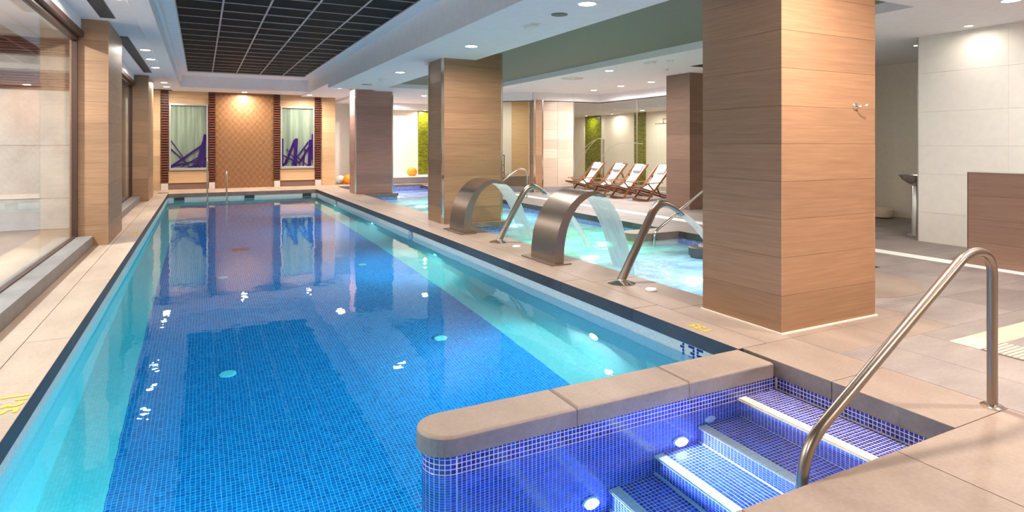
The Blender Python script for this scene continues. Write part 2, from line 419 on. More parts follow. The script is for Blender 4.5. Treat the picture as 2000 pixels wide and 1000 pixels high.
# ---- pools' retaining walls are parts of the pools (below). ---- ceiling
ce = struct('ceiling', 'white ceiling stepping up to a black tiled recess over the pool')
box('left_soffit', -1.9, -.85, -5, 23.9, CEIL + .03, CEIL + .6, 'ceiling_white', ce)
box('left_soffit_band', -.85, -.59, -5, 21.95, CEIL, CEIL + .6, 'ceiling_white', ce, .01)
box('far_soffit', -.85, 3.30, 21.95, 23.9, CEIL, CEIL + .6, 'ceiling_white', ce)
box('cornice', -.59, -.53, -5, 21.89, CEIL + .17, CEIL + .4, 'ceiling_white', ce, .02)
box('ledge', -.59, -.36, -5, 21.95, 3.72, 3.95, 'ceiling_white', ce)
box('ledge', 3.03, 3.30, -5, 21.95, 3.74, 3.95, 'ceiling_white', ce)
box('ledge', -.36, 3.03, 20.82, 21.95, 3.72, 3.95, 'ceiling_white', ce)
box('recess_back', -.4, 3.1, -5, 20.9, 3.80, 3.95, 'black_metal', ce)
box('beam', 3.30, 4.80, -5, 18.2, SOFF, 3.95, 'ceiling_white', ce)
box('beam_end', 3.30, 4.80, 18.2, 25.3, SOFF + .13, 3.95, 'ceiling_white', ce)
box('right_slab', 4.80, 14.4, -5, 4.41, RC, 3.95, 'ceiling_white', ce)
box('right_slab', 7.80, 14.4, 4.41, 17.6, RC, 3.95, 'ceiling_white', ce)
box('right_slab', 4.80, 16, 17.6, 25.3, RC, 3.95, 'ceiling_white', ce)
box('recess_panel', 4.80, 7.80, 4.41, 17.6, RC + .13, 3.9, 'recess_green_grey', ce)
PX, PY = .678, .68
for i in range(5):
    for j in range(27):
        x0 = -.36 + i * PX; y1 = 20.82 - j * PY
        box('ceiling_tile', x0 + .014, x0 + PX - .014, y1 - PY + .012, y1 - .012, 3.755 + .004 * ((i * 7 + j * 3) % 3), 3.80, 'black_tile', ce, .006)
for i in range(6):
    box('grid_bar', -.36 + i * PX - .014, -.36 + i * PX + .014, 2.4, 20.82, 3.742, 3.77, 'grid_metal', ce)
for j in range(28):
    box('grid_bar', -.36, -.36 + 5 * PX, 20.82 - j * PY - .005, 20.82 - j * PY + .005, 3.747, 3.77, 'grid_metal', ce)
# ================================================================== POOLS
sp = thing('swimming_pool', (1.3, 11.7, FLOOR_Z), 'long indoor pool with pale tiled sides and blue mosaic floor', 'pool')
box('pool_floor', -.55, 3.07, 2.2, 21.2, FLOOR_Z - .1, FLOOR_Z, 'pool_blue_mosaic', sp)
for a in ((-.92, -.55, YN - .1, YF + .1), (3.07, 3.56, YN - .1, YF + .1), (-.55, 3.07, YN - .1, 2.2), (-.55, 3.07, 21.2, YF + .1)):
    box('floor_border', a[0], a[1], a[2], a[3], FLOOR_Z - .1, FLOOR_Z, 'pale_mosaic', sp)
box('pool_wall', XL - .12, XL - .02, YN - .3, YF + .12, FLOOR_Z - .1, -.121, 'pale_mosaic', sp)
box('pool_wall', XR + .02, TX0 - .03, 3.24, YF + .12, FLOOR_Z - .1, -.121, 'pale_mosaic', sp)
box('pool_wall', XL - .1, XR + .1, YF + .02, YF + .25, FLOOR_Z - .1, -.121, 'pale_mosaic', sp)
box('pool_wall', XL - .1, 4.0, YN - .3, YN - .02, FLOOR_Z - .1, -.121, 'tub_mosaic', sp)
box('pool_wall', 3.588, 4.09, YN - .02, 3.24, FLOOR_Z - .1, -.121, 'tub_grout', sp)
for x0, x1 in ((-.74, -.45), (1.27, 1.57), (3.08, 3.36)):
    o = box('skimmer', x0, x1, YF - .0, YF + .03, -.27, -.125, 'skimmer_dark', sp, .01)
DIG = {'1': ['.#.', '##.', '.#.', '.#.', '.#.'], '3': ['###', '..#', '.##', '..#', '###'], '5': ['###', '#..', '###', '..#', '###']}
def wall_digits(y_start):
    bm = bmesh.new(); y = y_start; t = .0185
    for ch in '135':
        for r, row in enumerate(DIG[ch]):
            for c, v in enumerate(row):
                if v == '#':
                    yy = y - c * .024; zz = -.128 - r * .024
                    bmesh.ops.create_cube(bm, size=1, matrix=Matrix.Translation((XR + .018, yy, zz - .012)) @ Matrix.Diagonal((.006, t, t, 1)))
        y -= 3.9 * .024
    o = mobj('depth_number', bm, 'digit_blue', sp); o['label'] = 'depth number 135 in dark blue tiles'; o['kind'] = 'stuff'
for ys in (3.86, 11.28, 18.4): wall_digits(ys)
def pool_lamp(parent, loc, axis, lens, col, watts, r=.075, size=.14, aim=None, spread=175):
    """round underwater lamp: rim, lens and its light, facing axis"""
    rot = Vector(axis).to_track_quat('Z', 'Y').to_matrix().to_4x4()
    bm = bmesh.new(); lathe(bm, [(r * 1.25, 0), (r * 1.25, .008), (r, .014), (r * .98, .002)], 24)
    bmesh.ops.transform(bm, matrix=Matrix.Translation(loc) @ rot, verts=bm.verts); rim = mobj('pool_lamp', bm, 'white_plastic', parent, True)
    bm = bmesh.new(); lathe(bm, [(r * .95, .003), (r * .9, .012), (r * .5, .018), (.004, .02)], 24)
    bmesh.ops.transform(bm, matrix=Matrix.Translation(loc) @ rot, verts=bm.verts); mobj('lens', bm, lens, rim, True)
    ld = bpy.data.lights.new('pool_light', 'AREA'); ld.shape = 'DISK'; ld.size = size; ld.energy = watts; ld.color = col; ld.spread = math.radians(spread)
    l = link(bpy.data.objects.new('pool_light', ld), rim)
    l.location = Vector(loc) + Vector(axis) * .03 - origin(rim); l.rotation_euler = (-Vector(aim or axis)).to_track_quat('Z', 'Y').to_euler()
for y, z, lens, col, wt in ((5.11, -.90, 'lens_pool', (.85, 1, .98), 200), (9.79, -.95, 'lens_green', (.6, 1, .9), 165), (14.05, -.90, 'lens_pool', (.8, 1, .98), 155), (18.4, -.8, 'lens_green', (.6, 1, .92), 120)):
    pool_lamp(sp, (XR + .02, y, z), (-1, 0, 0), lens, col, wt, aim=(-.8, 0, -.6), spread=165)
for x in (-.55, .3): pool_lamp(sp, (x, YN - .02, -.8), (0, 1, 0), 'lens_pool', (.85, 1, .98), 85, aim=(-.1, .8, -.6), spread=110)  # unseen near-wall lamps, added to brighten the near end of the pool floor
for x, y in ((.23, 6.39), (2.375, 6.40), (.3, 10.2), (2.4, 10.2)):
    bm = bmesh.new(); lathe(bm, [(.075, 0), (.075, .012), (.06, .018), (.01, .018)], 24, (x, y, FLOOR_Z)); mobj('floor_inlet', bm, 'white_plastic', sp, False)
bm = bmesh.new(); add_cyl(bm, (.66, 12.44, FLOOR_Z), .001, .001, 4); bm.clear()
bmesh.ops.create_cube(bm, size=1, matrix=Matrix.Translation((.66, 12.44, FLOOR_Z + .01)) @ Matrix.Diagonal((.3, .3, .02, 1))); mobj('floor_drain', bm, 'grille_grey', sp)
def tile_face(bm, o, u, v, nu, nv, pu, pv, proud=.0012, gap=.0045):
    """small square tiles standing proud of a flat face: o corner, u and v unit directions"""
    o, u, v = Vector(o), Vector(u), Vector(v); n = u.cross(v)
    for i in range(nu):
        for j in range(nv):
            a = o + u * (i * pu + gap / 2) + v * (j * pv + gap / 2); du, dv_ = u * (pu - gap), v * (pv - gap); e = .0008
            b = [bm.verts.new(a), bm.verts.new(a + du), bm.verts.new(a + du + dv_), bm.verts.new(a + dv_)]
            a2 = a + n * proud + u * e + v * e; du2, dv2 = u * (pu - gap - 2 * e), v * (pv - gap - 2 * e)
            c = [bm.verts.new(a2), bm.verts.new(a2 + du2), bm.verts.new(a2 + du2 + dv2), bm.verts.new(a2 + dv2)]
            bm.faces.new(c)
            for k in range(4): bm.faces.new((b[k], b[(k + 1) % 4], c[(k + 1) % 4], c[k]))
def tiles_obj(bm, parent):
    o = mobj('mosaic_tiles', bm, 'tub_tile', parent, recalc=False); o['kind'] = 'stuff'; return o
TP = .0262
# divider wall with rounded nose
def nose_outline(x0, x1, y0, y1, n=14):
    r = (y1 - y0) / 2; cy_ = (y0 + y1) / 2
    return [(x1, y0), (x1, y1)] + [(x0 + r + r * math.cos(a), cy_ + r * math.sin(a)) for a in [math.pi / 2 + math.pi * i / n for i in range(n + 1)]]
dv = thing('pool_divider_wall', (2.3, 3.085, FLOOR_Z), 'low wall with rounded end and blue mosaic sides under a beige stone cap', 'wall')
bm = bmesh.new(); prism(bm, nose_outline(1.05, 3.60, 2.955, 3.225), FLOOR_Z, -.105); mobj('wall_body', bm, 'tub_grout', dv)
bm = bmesh.new(); nrow = int((-.105 - FLOOR_Z) / TP)
tile_face(bm, (1.19, 2.955, -.105 - nrow * TP), (1, 0, 0), (0, 0, 1), int((3.58 - 1.19) / TP), nrow, TP, TP)
no = nose_outline(1.05, 3.60, 2.955, 3.225)[2:]
for p, q in zip(no, no[1:]):
    p, q = Vector((*p, 0)), Vector((*q, 0)); d = q - p
    tile_face(bm, (p.x, p.y, -.105 - nrow * TP), d.normalized(), (0, 0, 1), 1, nrow, d.length, TP)
tiles_obj(bm, dv)
def cap_piece(outline):
    bm = bmesh.new(); prism(bm, outline, -.105, 0); 
    bmesh.ops.recalc_face_normals(bm, faces=bm.faces)
    top = [e for e in bm.edges if all(v.co.z > -.01 for v in e.verts)]
    bmesh.ops.bevel(bm, geom=top, offset=.022, segments=4, affect='EDGES', profile=.5)
    bm.normal_update()
    for f in bm.faces:
        if f.normal.z < .4: f.material_index = 1
    return mobj('coping_stone', bm, ['coping_top', 'coping_face'], dv)
cap_piece(nose_outline(1.02, 1.915, 2.93, 3.25))
for a, b in ((1.919, 2.76), (2.764, 3.528)): cap_piece([(a, 2.93), (b, 2.93), (b, 3.25), (a, 3.25)])
VIO = (.72, .74, 1)
for x, z in ((2.696, -.568), (2.016, -.94)): pool_lamp(dv, (x, 2.952, z), (0, -1, 0), 'lens_violet', VIO, 120, .045, .09)
bm = bmesh.new(); lathe(bm, [(.045, 0), (.045, .006), (.03, .012), (.012, .012), (.01, .002)], 24)
bmesh.ops.transform(bm, matrix=Matrix.Translation((2.958, 2.952, -.388)) @ Vector((0, -1, 0)).to_track_quat('Z', 'Y').to_matrix().to_4x4(), verts=bm.verts)
mobj('water_inlet', bm, 'white_plastic', dv)
# entry steps
st = thing('entry_steps', (2.5, 2.38, FLOOR_Z), 'blue mosaic entry steps with cream nosing going down into violet lit water', 'steps')
zt = [-.195, -.45, -.66, -.88, -1.10, -1.33]; xn = [3.215, 2.86, 2.50, 2.16, 1.80, 1.45]
for i, (z, x) in enumerate(zip(zt, xn)):
    xb = 3.60 if i == 0 else xn[i - 1] + .01
    o = box('step', x, min(xb, 3.588), YN - .018, 2.952, FLOOR_Z, z - .001, 'tub_grout', st)
    bm = bmesh.new(); ny = int((2.95 - YN) / TP)
    tile_face(bm, (x + .0625, 2.95 - ny * TP, z - .001), (1, 0, 0), (0, 1, 0), int((min(xb, 3.585) - x - .0625) / TP), ny, TP, TP)   # tread
    zb_ = zt[i + 1] if i + 1 < len(zt) else FLOOR_Z
    nz = int((z - .016 - zb_) / TP)
    tile_face(bm, (x, 2.95, z - .016 - nz * TP), (0, -1, 0), (0, 0, 1), ny, nz, TP, TP)                                        # riser
    tiles_obj(bm, o)
    bm = bmesh.new(); bmesh.ops.create_cube(bm, size=1, matrix=Matrix.Translation((x + .025, (YN + 2.95) / 2 - .008, z - .006)) @ Matrix.Diagonal((.075, 2.95 - YN + .014, .016, 1)))
    bmesh.ops.bevel(bm, geom=[e for e in bm.edges if all(v.co.x < x and v.co.z > z - .006 for v in e.verts)], offset=.008, segments=3, affect='EDGES')
    mobj('nosing', bm, 'nosing_tile', o)
bm = bmesh.new(); tile_face(bm, (3.588, 2.95, -.121 - 3 * TP), (0, -1, 0), (0, 0, 1), int((2.95 - YN) / TP), 3, TP, TP); tiles_obj(bm, sp)
# water of the long pool (a box of water whose sides lie inside the walls)
bm = bmesh.new(); bmesh.ops.create_cube(bm, size=1, matrix=Matrix.Translation(((XL + XR) / 2, (YN + YF) / 2, (WL + FLOOR_Z - .05) / 2)) @ Matrix.Diagonal((XR - XL + .10, YF - YN + .10, WL - FLOOR_Z + .05, 1)))
o = mobj('pool_water', bm, 'pool_water'); tag(o, 'clear still blue water filling the long pool and its entry steps', 'water', kind='stuff')
# thermal pool
tp = thing('thermal_pool', (5.9, 13, -1.2), 'churning pale blue spa pool beside the walkway', 'pool')
box('pool_floor', TX0 - .05, TX1 + .05, TY0 - .1, TY1 + .05, -1.3, -1.2, 'pale_mosaic', tp)
box('pool_wall', TX0 - .02, TX0 + .002, TY0 - .1, TY1, -1.25, -.121, 'thermal_mosaic', tp)
box('pool_wall', TX1 + .02, TX1 + .3, TY0 - .1, TY1, -1.25, -.121, 'thermal_mosaic', tp)
box('pool_wall', TX0 - .1, TX1 + .2, TY1, TY1 + .3, -1.25, -.06, 'thermal_mosaic', tp)
box('pool_wall', TX0 - .1, TX1 + .2, TY0 - .3, TY0, -1.25, -.121, 'thermal_mosaic', tp)
slabs(ff, XR + .92, 8.46, TY1, TY1 + .30, 1.0, .3, ['left_deck', 'coping_face'], -.06, .03, .003, .006, 'coping_stone', True)
# column piers standing in the thermal pool
for (x1, y0, y1) in ((5.50, 10.86, 11.85), (5.56, 18.75, 19.85)):
    box('pier', TX0 - .01, x1 - .03, y0 + .03, y1 - .03, -1.25, -.10, 'thermal_mosaic', tp)
    box('pier_cap', TX0, x1, y0, y1, -.10, -.001, ['coping_top', 'coping_face'], tp, .006, True)
# peninsula bench wall
bm = bmesh.new(); prism(bm, nose_outline(6.55, 7.6, 8.22, 8.62), -1.25, -.13); mobj('bench_wall', bm, 'pale_mosaic', tp)
bm = bmesh.new(); prism(bm, nose_outline(6.50, 7.6, 8.18, 8.66), -.13, -.001)
bmesh.ops.recalc_face_normals(bm, faces=bm.faces)
for f in bm.faces:
    if f.normal.z < .5: f.material_index = 1
mobj('bench_cap', bm, ['coping_top', 'coping_face'], tp)
bm = bmesh.new(); lathe(bm, [(.17, -1.2), (.17, -.17), (.20, -.17), (.20, -.06), (.17, -.05), (.05, -.045)], 32, (6.83, 6.98, 0)); mobj('jet_pedestal', bm, 'coping_face_dark', tp, False)
bm = bmesh.new(); lathe(bm, [(.06, -.05), (.05, -.02), (.02, -.01)], 16, (6.83, 6.98, 0)); mobj('jet_nozzle', bm, 'satin_steel', tp, True)
TL = [((5.6, 5.6, -1.1), (.3, .58, 1), 30), ((6.3, 6.6, -1.1), (.35, .62, 1), 20), ((5.9, 8.6, -1.0), (.03, 1, .45), 42), ((6.9, 9.6, -1.0), (.03, 1, .45), 26), ((6.6, 12.6, -1.0), (.06, .6, 1), 36), ((5.6, 14.5, -1.0), (.1, .95, .8), 24), ((5.9, 17.5, -1.0), (.2, .95, .9), 24), ((6.2, 21.0, -.9), (.2, .25, 1), 36)]
for p, col, wt in TL:
    pool_lamp(tp, (p[0], p[1], -1.2), (0, 0, 1), 'lens_thermal', col, wt, .08, .16)
bm = bmesh.new(); bmesh.ops.create_cube(bm, size=1, matrix=Matrix.Translation(((TX0 + TX1) / 2, (TY0 + TY1) / 2, (WL - 1.25) / 2)) @ Matrix.Diagonal((TX1 - TX0 + .02, TY1 - TY0 + .04, WL + 1.25, 1)))
tw = mobj('thermal_water', bm, 'churned_water'); tag(tw, 'foaming turquoise and pale blue water of the spa pool', 'water', kind='stuff')
# ================================================================== COLUMNS
def column(label, x0, x1, y0, y1, z1, chrome=True, zb=0.0, row=.30, mat='column_wood', cat='column', name='column'):
    c = thing(name, ((x0 + x1) / 2, (y0 + y1) / 2, zb), label, cat)
    box('core', x0 + .012, x1 - .012, y0 + .012, y1 - .012, zb, z1, 'joint', c)
    n = max(1, round((z1 - zb) / row)); h = (z1 - zb) / n; e = .002
    for k in range(n):
        a, b = zb + k * h + e / 2, zb + (k + 1) * h - e / 2
        box('panel', x0 + .012, x1 - .012, y0, y0 + .012, a, b, mat, c); box('panel', x0 + .012, x1 - .012, y1 - .012, y1, a, b, mat, c)
        box('panel', x0, x0 + .012, y0 + .0, y1, a, b, mat, c); box('panel', x1 - .012, x1, y0, y1, a, b, mat, c)
    if chrome:
        for x, y in ((x0, y0), (x1, y0), (x0, y1), (x1, y1)):
            sx, sy = (1 if x == x0 else -1), (1 if y == y0 else -1)
            box('corner_trim', min(x - sx * .006, x + sx * .035), max(x - sx * .006, x + sx * .035), min(y - sy * .006, y + sy * .035), max(y - sy * .006, y + sy * .035), zb, z1, 'chrome', c)
    return c
c3 = column('wide wood tiled column in the foreground with a robe hook', 4.10, 5.30, 3.33, 4.18, 3.33, False)
bm = bmesh.new(); prism(bm, [(4.085, 3.315), (5.315, 3.315), (5.315, 4.195), (4.085, 4.195)], 0, .012); mobj('seal', bm, 'warm_white', c3)
bm = bmesh.new(); lathe(bm, [(.032, 0), (.032, .006), (.02, .012), (.012, .02)], 20)
bmesh.ops.transform(bm, matrix=Matrix.Translation((5.02, 3.33, 1.835)) @ Vector((0, -1, 0)).to_track_quat('Z', 'Y').to_matrix().to_4x4(), verts=bm.verts)
tube(bm, [(5.02, 3.31, 1.835), (5.03, 3.285, 1.832), (5.06, 3.265, 1.838), (5.085, 3.26, 1.85)], .007, 8)
hk = mobj('robe_hook', bm, 'chrome', None, True); tag(hk, 'small chrome robe hook on the wide foreground column', 'hook')
column('wood tiled column with chrome corners beside the farther water spout', 4.10, 5.38, 10.95, 11.75, SOFF + .17)
column('reddish wood tiled column at the far end of the walkway', 4.24, 5.43, 18.92, 19.68, SOFF + .17, mat='mauve_column_wood')
column('wood tiled column standing right of the deck chairs', 10.14, 11.05, 10.75, 11.55, RC, False, mat='low_wall_wood')
column('nearer wood tiled column between the left windows', -1.72, -1.24, 10.96, 12.72, CEIL + .03, False)
column('farther wood tiled column between the left windows', -1.72, -1.25, 19.03, 20.85, CEIL + .03, False)
column('slim wood tiled column by the glazed sauna corner', 9.46, 9.78, 16.95, 17.3, 2.96, True)
# ================================================================== LEFT WINDOWS
box('sill', -1.75, -1.43, -5, 10.955, 0, .15, 'sill_stone', wl, .006)
box('sill', -1.75, -1.43, 12.73, 19.02, 0, .15, 'sill_stone', wl, .006)
box('sill', -1.75, -1.43, 20.86, 23.6, 0, .15, 'sill_stone', wl, .006)
for a, b in ((-5, 10.955), (12.73, 19.02), (20.86, 23.6)):
    box('header', -1.9, -1.58, a, b, 3.19, CEIL + .05, 'ceiling_white', wl)
def window(n, ya, yb, joints):
    wn_ = struct('window_%d' % n, ['', 'large glazing beside the pool with a dark timber head', 'second glazing between the two left columns', 'far glazing past the last left column'][n])
    box('window_head', -1.74, -1.545, ya, yb, 3.10, 3.188, 'dark_wood_beam', wn_, .006)
    box('window_track', -1.70, -1.61, ya, yb, 3.05, 3.10, 'dark_wood_beam', wn_)
    box('window_jamb', -1.69, -1.62, yb - .05, yb, .15, 3.05, 'dark_wood_beam', wn_)
    box('window_bead', -1.69, -1.63, ya, yb, .15, .165, 'dark_wood_beam', wn_)
    js = [ya] + joints + [yb - .05]
    for a, b in zip(js, js[1:]):
        p = box('pane', -1.666, -1.654, a + .003, b - .003, .165, 3.05, 'clear_glass', wn_)
window(1, -5, 10.955, [-2.4, .2, 3.0, 5.9, 8.78]); window(2, 12.73, 19.02, [15.8]); window(3, 20.86, 23.6, [])
# courtyard room behind the glass
cw = struct('wall_courtyard', 'cream stone wall with brown slatted bands seen through the left glazing')
box('stone_wall', -7, -1.93, 13.5, 13.7, -.1, 3.9, 'courtyard_stone', cw)
for za, zb in ((0, .55), (.55, 1.5), (1.5, 2.48), (2.84, 3.09)):
    for k in range(3): box('stone_panel', -1.93 - (k + 1) * 1.2 + .003, -1.93 - k * 1.2 - .003, 13.47, 13.5, za + .003, zb - .003, 'courtyard_stone', cw, .003)
for za, zb in ((2.50, 2.82), (3.11, 3.42)):
    n = 7
    for k in range(n): box('slat', -5.6, -1.93, 13.44, 13.5, za + k * (zb - za) / n + .006, za + (k + 1) * (zb - za) / n - .006, 'slat_wood', cw)
box('side_wall', -5.7, -5.6, -5, 13.5, -.1, 3.9, 'courtyard_stone', cw)
box('side_wall', -2.1, -1.93, 13.4, 23.6, 0, 3.4, 'courtyard_stone', cw)
box('courtyard_floor', -5.7, -1.75, -5, 13.5, -.12, 0, 'left_deck', cw)
box('courtyard_ceiling', -5.7, -1.9, -5, 13.5, 3.6, 3.7, 'ceiling_white', cw)
# ================================================================== FAR WALL FITTINGS
for nm, (x0, x1, zt_) in {'left window, left': (-1.199, -.967, 3.34), 'left window, right': (.245, .453, 3.34), 'right window, left': (2.355, 2.573, 3.32), 'right window, right': (3.786, 4.017, 3.31)}.items():
    side = nm.split(', ')[1]; wn2 = nm.split(', ')[0]
    t = thing('slat_pilaster', ((x0 + x1) / 2, FWY - .05, 0), 'dark timber slat pilaster on the %s side of the %s showcase' % (side, wn2.split()[0] + ' far'), 'pilaster', 'slatted timber pilasters on the far wall')
    box('plinth', x0 + .01, x1 - .01, FWY - .09, FWY, 0, .22, 'plinth_white', t, .004)
    box('backing', x0 + .03, x1 - .03, FWY - .03, FWY, .22, zt_, 'black_metal', t)
    for k in range(36):
        za = .225 + k * (zt_ - .225) / 36
        box('slat', x0, x1, FWY - .08, FWY - .02, za + .012, za + (zt_ - .225) / 36 - .024, 'slat_wood', t, .004)
dp = box('damask_panel', .455, 2.353, FWY - .012, FWY + .01, .0, CEIL, 'damask_panel'); tag(dp, 'tall bronze damask patterned panel in the middle of the far wall', 'panel')
def showcase(x0, x1, label, sticks):
    t = thing('wall_showcase', ((x0 + x1) / 2, FWY, .64), label, 'showcase', 'framed showcases on the far wall')
    z0, z1 = .645, 2.92
    for a in ((x0, x0 + .05, z0, z1), (x1 - .05, x1, z0, z1), (x0 + .05, x1 - .05, z0, z0 + .09), (x0 + .05, x1 - .05, z1 - .06, z1)):
        box('frame', a[0], a[1], FWY - .07, FWY + .01, a[2], a[3], 'frame_silver', t, .004)
    box('back_board', x0 + .05, x1 - .05, FWY + .004, FWY + .012, z0 + .09, z1 - .06, 'showcase_back', t)
    box('pane', x0 + .05, x1 - .05, FWY - .062, FWY - .058, z0 + .09, z1 - .06, 'clear_glass', t)
    for (a, b, wd) in sticks:
        bm = bmesh.new(); W = x1 - x0 - .1; Hh = z1 - z0 - .15; zz = z0 + .09
        bar(bm, (x0 + .05 + a[0] * W, FWY - .04 + .02 * random.random(), zz + a[1] * Hh), (x0 + .05 + b[0] * W, FWY - .04 + .02 * random.random(), zz + b[1] * Hh), wd, .012, (0, 0, 1) if abs(b[0] - a[0]) > 1.2 * abs(b[1] - a[1]) else (1, 0, 0))
        mobj('acrylic_stick', bm, 'purple_acrylic', t)
t_ = NT('showcase_back')
g_ = t_.n('ShaderNodeSeparateXYZ', {0: t_.n('ShaderNodeNewGeometry').outputs['Position']})
cur = t_.noise(t_.pos((9, 1, .35)), 1.0, 4, .6)
t_.bsdf(t_.ramp(cur, [(.3, lin(116, 124, 110)), (.7, lin(182, 184, 160))]), .5)
R_ = random.Random(3)
s1 = [((.0, .02), (.88, .36), .09), ((.0, .30), (.5, .04), .06), ((.0, .44), (.4, .12), .05), ((.05, .03), (1, .14), .07), ((.8, .0), (.97, .54), .10), ((.7, .0), (.9, .42), .06), ((.93, 0), (.95, .5), .08), ((.3, .02), (.95, .22), .05), ((.6, .02), (.98, .30), .05), ((.45, .0), (.98, .06), .06)]
s2 = [((.02, 0), (.02, .48), .06), ((.1, .02), (.42, .46), .10), ((.42, .0), (.46, .48), .12), ((.3, .02), (.85, .42), .09), ((.0, .2), (.5, .06), .06), ((.55, .05), (.95, .4), .08), ((.88, .0), (.92, .46), .12), ((.98, .1), (.98, .56), .05), ((.15, .3), (.6, .02), .05), ((.5, .15), (.85, .0), .05), ((.04, .0), (.3, .28), .07), ((.68, .0), (.75, .3), .05)]
showcase(-.945, .225, 'silver framed glass showcase with low crossed purple sticks, left of the damask panel', s1)
showcase(2.582, 3.771, 'silver framed glass showcase with upright purple sticks, right of the damask panel', s2)
# ================================================================== SPOUTS, LANCES, RAILS
PROF_O = [(3.945, .0), (3.955, .18), (3.995, .40), (4.085, .60), (4.215, .765), (4.36, .862), (4.505, .892), (4.63, .872), (4.735, .81)]
PROF_I = [(4.075, .0), (4.085, .20), (4.13, .42), (4.20, .575), (4.30, .71), (4.42, .795), (4.52, .835), (4.62, .845), (4.725, .80)]
def catmull(pts, n=5):
    P = [pts[0]] + list(pts) + [pts[-1]]; out = []
    for i in range(1, len(P) - 2):
        for k in range(n):
            t = k / n; q = []
            for d in range(2):
                a, b, c, e = P[i - 1][d], P[i][d], P[i + 1][d], P[i + 2][d]
                q.append(.5 * (2 * b + (c - a) * t + (2 * a - 5 * b + 4 * c - e) * t * t + (3 * b - a - 3 * c + e) * t ** 3))
            out.append(tuple(q))
    out.append(pts[-1]); return out
def spout(y0, y1, label, flabel, x_land):
    t = thing('water_spout', (4.05, (y0 + y1) / 2, 0), label, 'water spout', 'swan neck water spouts on the walkway')
    box('base_plate', 3.87, 4.16, y0 - .05, y1 + .14, 0, .018, 'brushed_steel', t, .004)
    O, I = catmull(PROF_O), catmull(PROF_I); bm = bmesh.new(); n = len(O)
    vo = [[bm.verts.new((x, y, z + .018)) for y in (y0, y1)] for x, z in O]; vi = [[bm.verts.new((x, y, z + .018)) for y in (y0, y1)] for x, z in I]
    outer_f = []
    for k in range(n - 1):
        outer_f.append(bm.faces.new((vo[k][0], vo[k][1], vo[k + 1][1], vo[k + 1][0]))); outer_f.append(bm.faces.new((vi[k][0], vi[k + 1][0], vi[k + 1][1], vi[k][1])))
        for s in (0, 1): bm.faces.new((vo[k][s], vo[k + 1][s], vi[k + 1][s], vi[k][s]))
    bm.faces.new((vo[-1][0], vo[-1][1], vi[-1][1], vi[-1][0])); bm.faces.new((vo[0][0], vi[0][0], vi[0][1], vo[0][1]))
    for f in outer_f: f.smooth = True
    mobj('curved_body', bm, 'brushed_steel', t)
    # sheet of water: a ballistic curve, narrowing and breaking up slightly
    bm = bmesh.new(); N, M = 26, 14; g = []
    for i in range(N + 1):
        u = i / N; x = 4.70 + (x_land - 4.70) * u; z = .835 - .12 * u - (.835 + .22 - .12) * u * u
        row = []
        for j in range(M + 1):
            v = j / M; inset = .05 * u
            y = y0 + .02 + inset + (y1 - y0 - .04 - 2 * inset) * v
            row.append((x + .012 * u * math.sin(v * 23 + i * .6), y, z))
        g.append(row)
    top = [[bm.verts.new((x, y, z)) for x, y, z in r] for r in g]; bot = [[bm.verts.new((x - .012, y, z - .008)) for x, y, z in r] for r in g]
    for i in range(N):
        for j in range(M):
            bm.faces.new((top[i][j], top[i][j + 1], top[i + 1][j + 1], top[i + 1][j])); bm.faces.new((bot[i][j], bot[i + 1][j], bot[i + 1][j + 1], bot[i][j + 1]))
        for j in (0, M): bm.faces.new((top[i][j], top[i + 1][j], bot[i + 1][j], bot[i][j]))
    o = mobj('water_sheet', bm, 'falling_water', None, True); tag(o, flabel, 'water', 'falling sheets of water')
spout(6.54, 7.16, 'nearer curved steel water spout with a turquoise lit sheet of water', 'turquoise lit water sheet pouring from the nearer spout', 5.25)
spout(9.52, 10.16, 'farther curved steel water spout beside the chrome cornered column', 'pale water sheet pouring from the farther spout', 5.35)
def lance(y, prof, label, jlabel, land):
    t = thing('water_lance', (prof[0][0], y, 0), label, 'water jet', 'steel water lances on the walkway')
    bm = bmesh.new(); lathe(bm, [(.155, 0), (.155, .006), (.11, .022), (.05, .036), (.045, .05)], 32, (prof[0][0], y, 0)); mobj('base_flange', bm, 'chrome', t, True)
    pts = [(x, z) for x, z in prof]; c = catmull(pts, 5); n = len(c)
    r = [.046] * n; fl_ = [1.0] * n
    for k in range(n):
        u = k / (n - 1)
        if u > .6: q = (u - .6) / .4; fl_[k] = 1 - .62 * q; r[k] = .046 - .006 * q
    bm = bmesh.new(); tube(bm, [(x, y, z) for x, z in c], r, 18, fl_); mobj('lance_tube', bm, 'brushed_steel', t, True)
    x0, z0 = prof[-1]; bm = bmesh.new(); P = []
    for k in range(15):
        u = k / 14; P.append((x0 - .04 + (land - x0 + .04) * u, y, z0 + .02 - .36 * u - (z0 - .36 + .23) * u * u))
    tube(bm, P, [.03 + .02 * k / 14 for k in range(15)], 12); o = mobj('water_jet', bm, 'falling_water', None, True); tag(o, jlabel, 'water', 'jets of water')
lance(5.37, [(4.078, .03), (4.266, .336), (4.46, .66), (4.535, .775), (4.62, .835), (4.72, .83), (4.82, .785), (4.932, .705)], 'nearer slanted steel water lance beside the round white button', 'thin water jet falling from the nearer lance', 5.75)
lance(8.50, [(4.12, .03), (4.343, .409), (4.52, .70), (4.60, .80), (4.69, .845), (4.78, .825), (4.86, .785), (4.945, .724)], 'farther slanted steel water lance between the two curved spouts', 'thin water jet falling from the farther lance', 5.8)
for (x, y), lb in (((4.154, 4.961), 'round white button in front of the wide column'), ((4.162, 7.997), 'round white button between the farther lance and the nearer spout')):
    bm = bmesh.new(); lathe(bm, [(.062, 0), (.062, .01), (.052, .02), (.03, .023), (.028, .019), (.002, .019)], 28, (x, y, 0)); o = mobj('air_button', bm, 'white_plastic', None); tag(o, lb, 'button', 'round floor buttons')
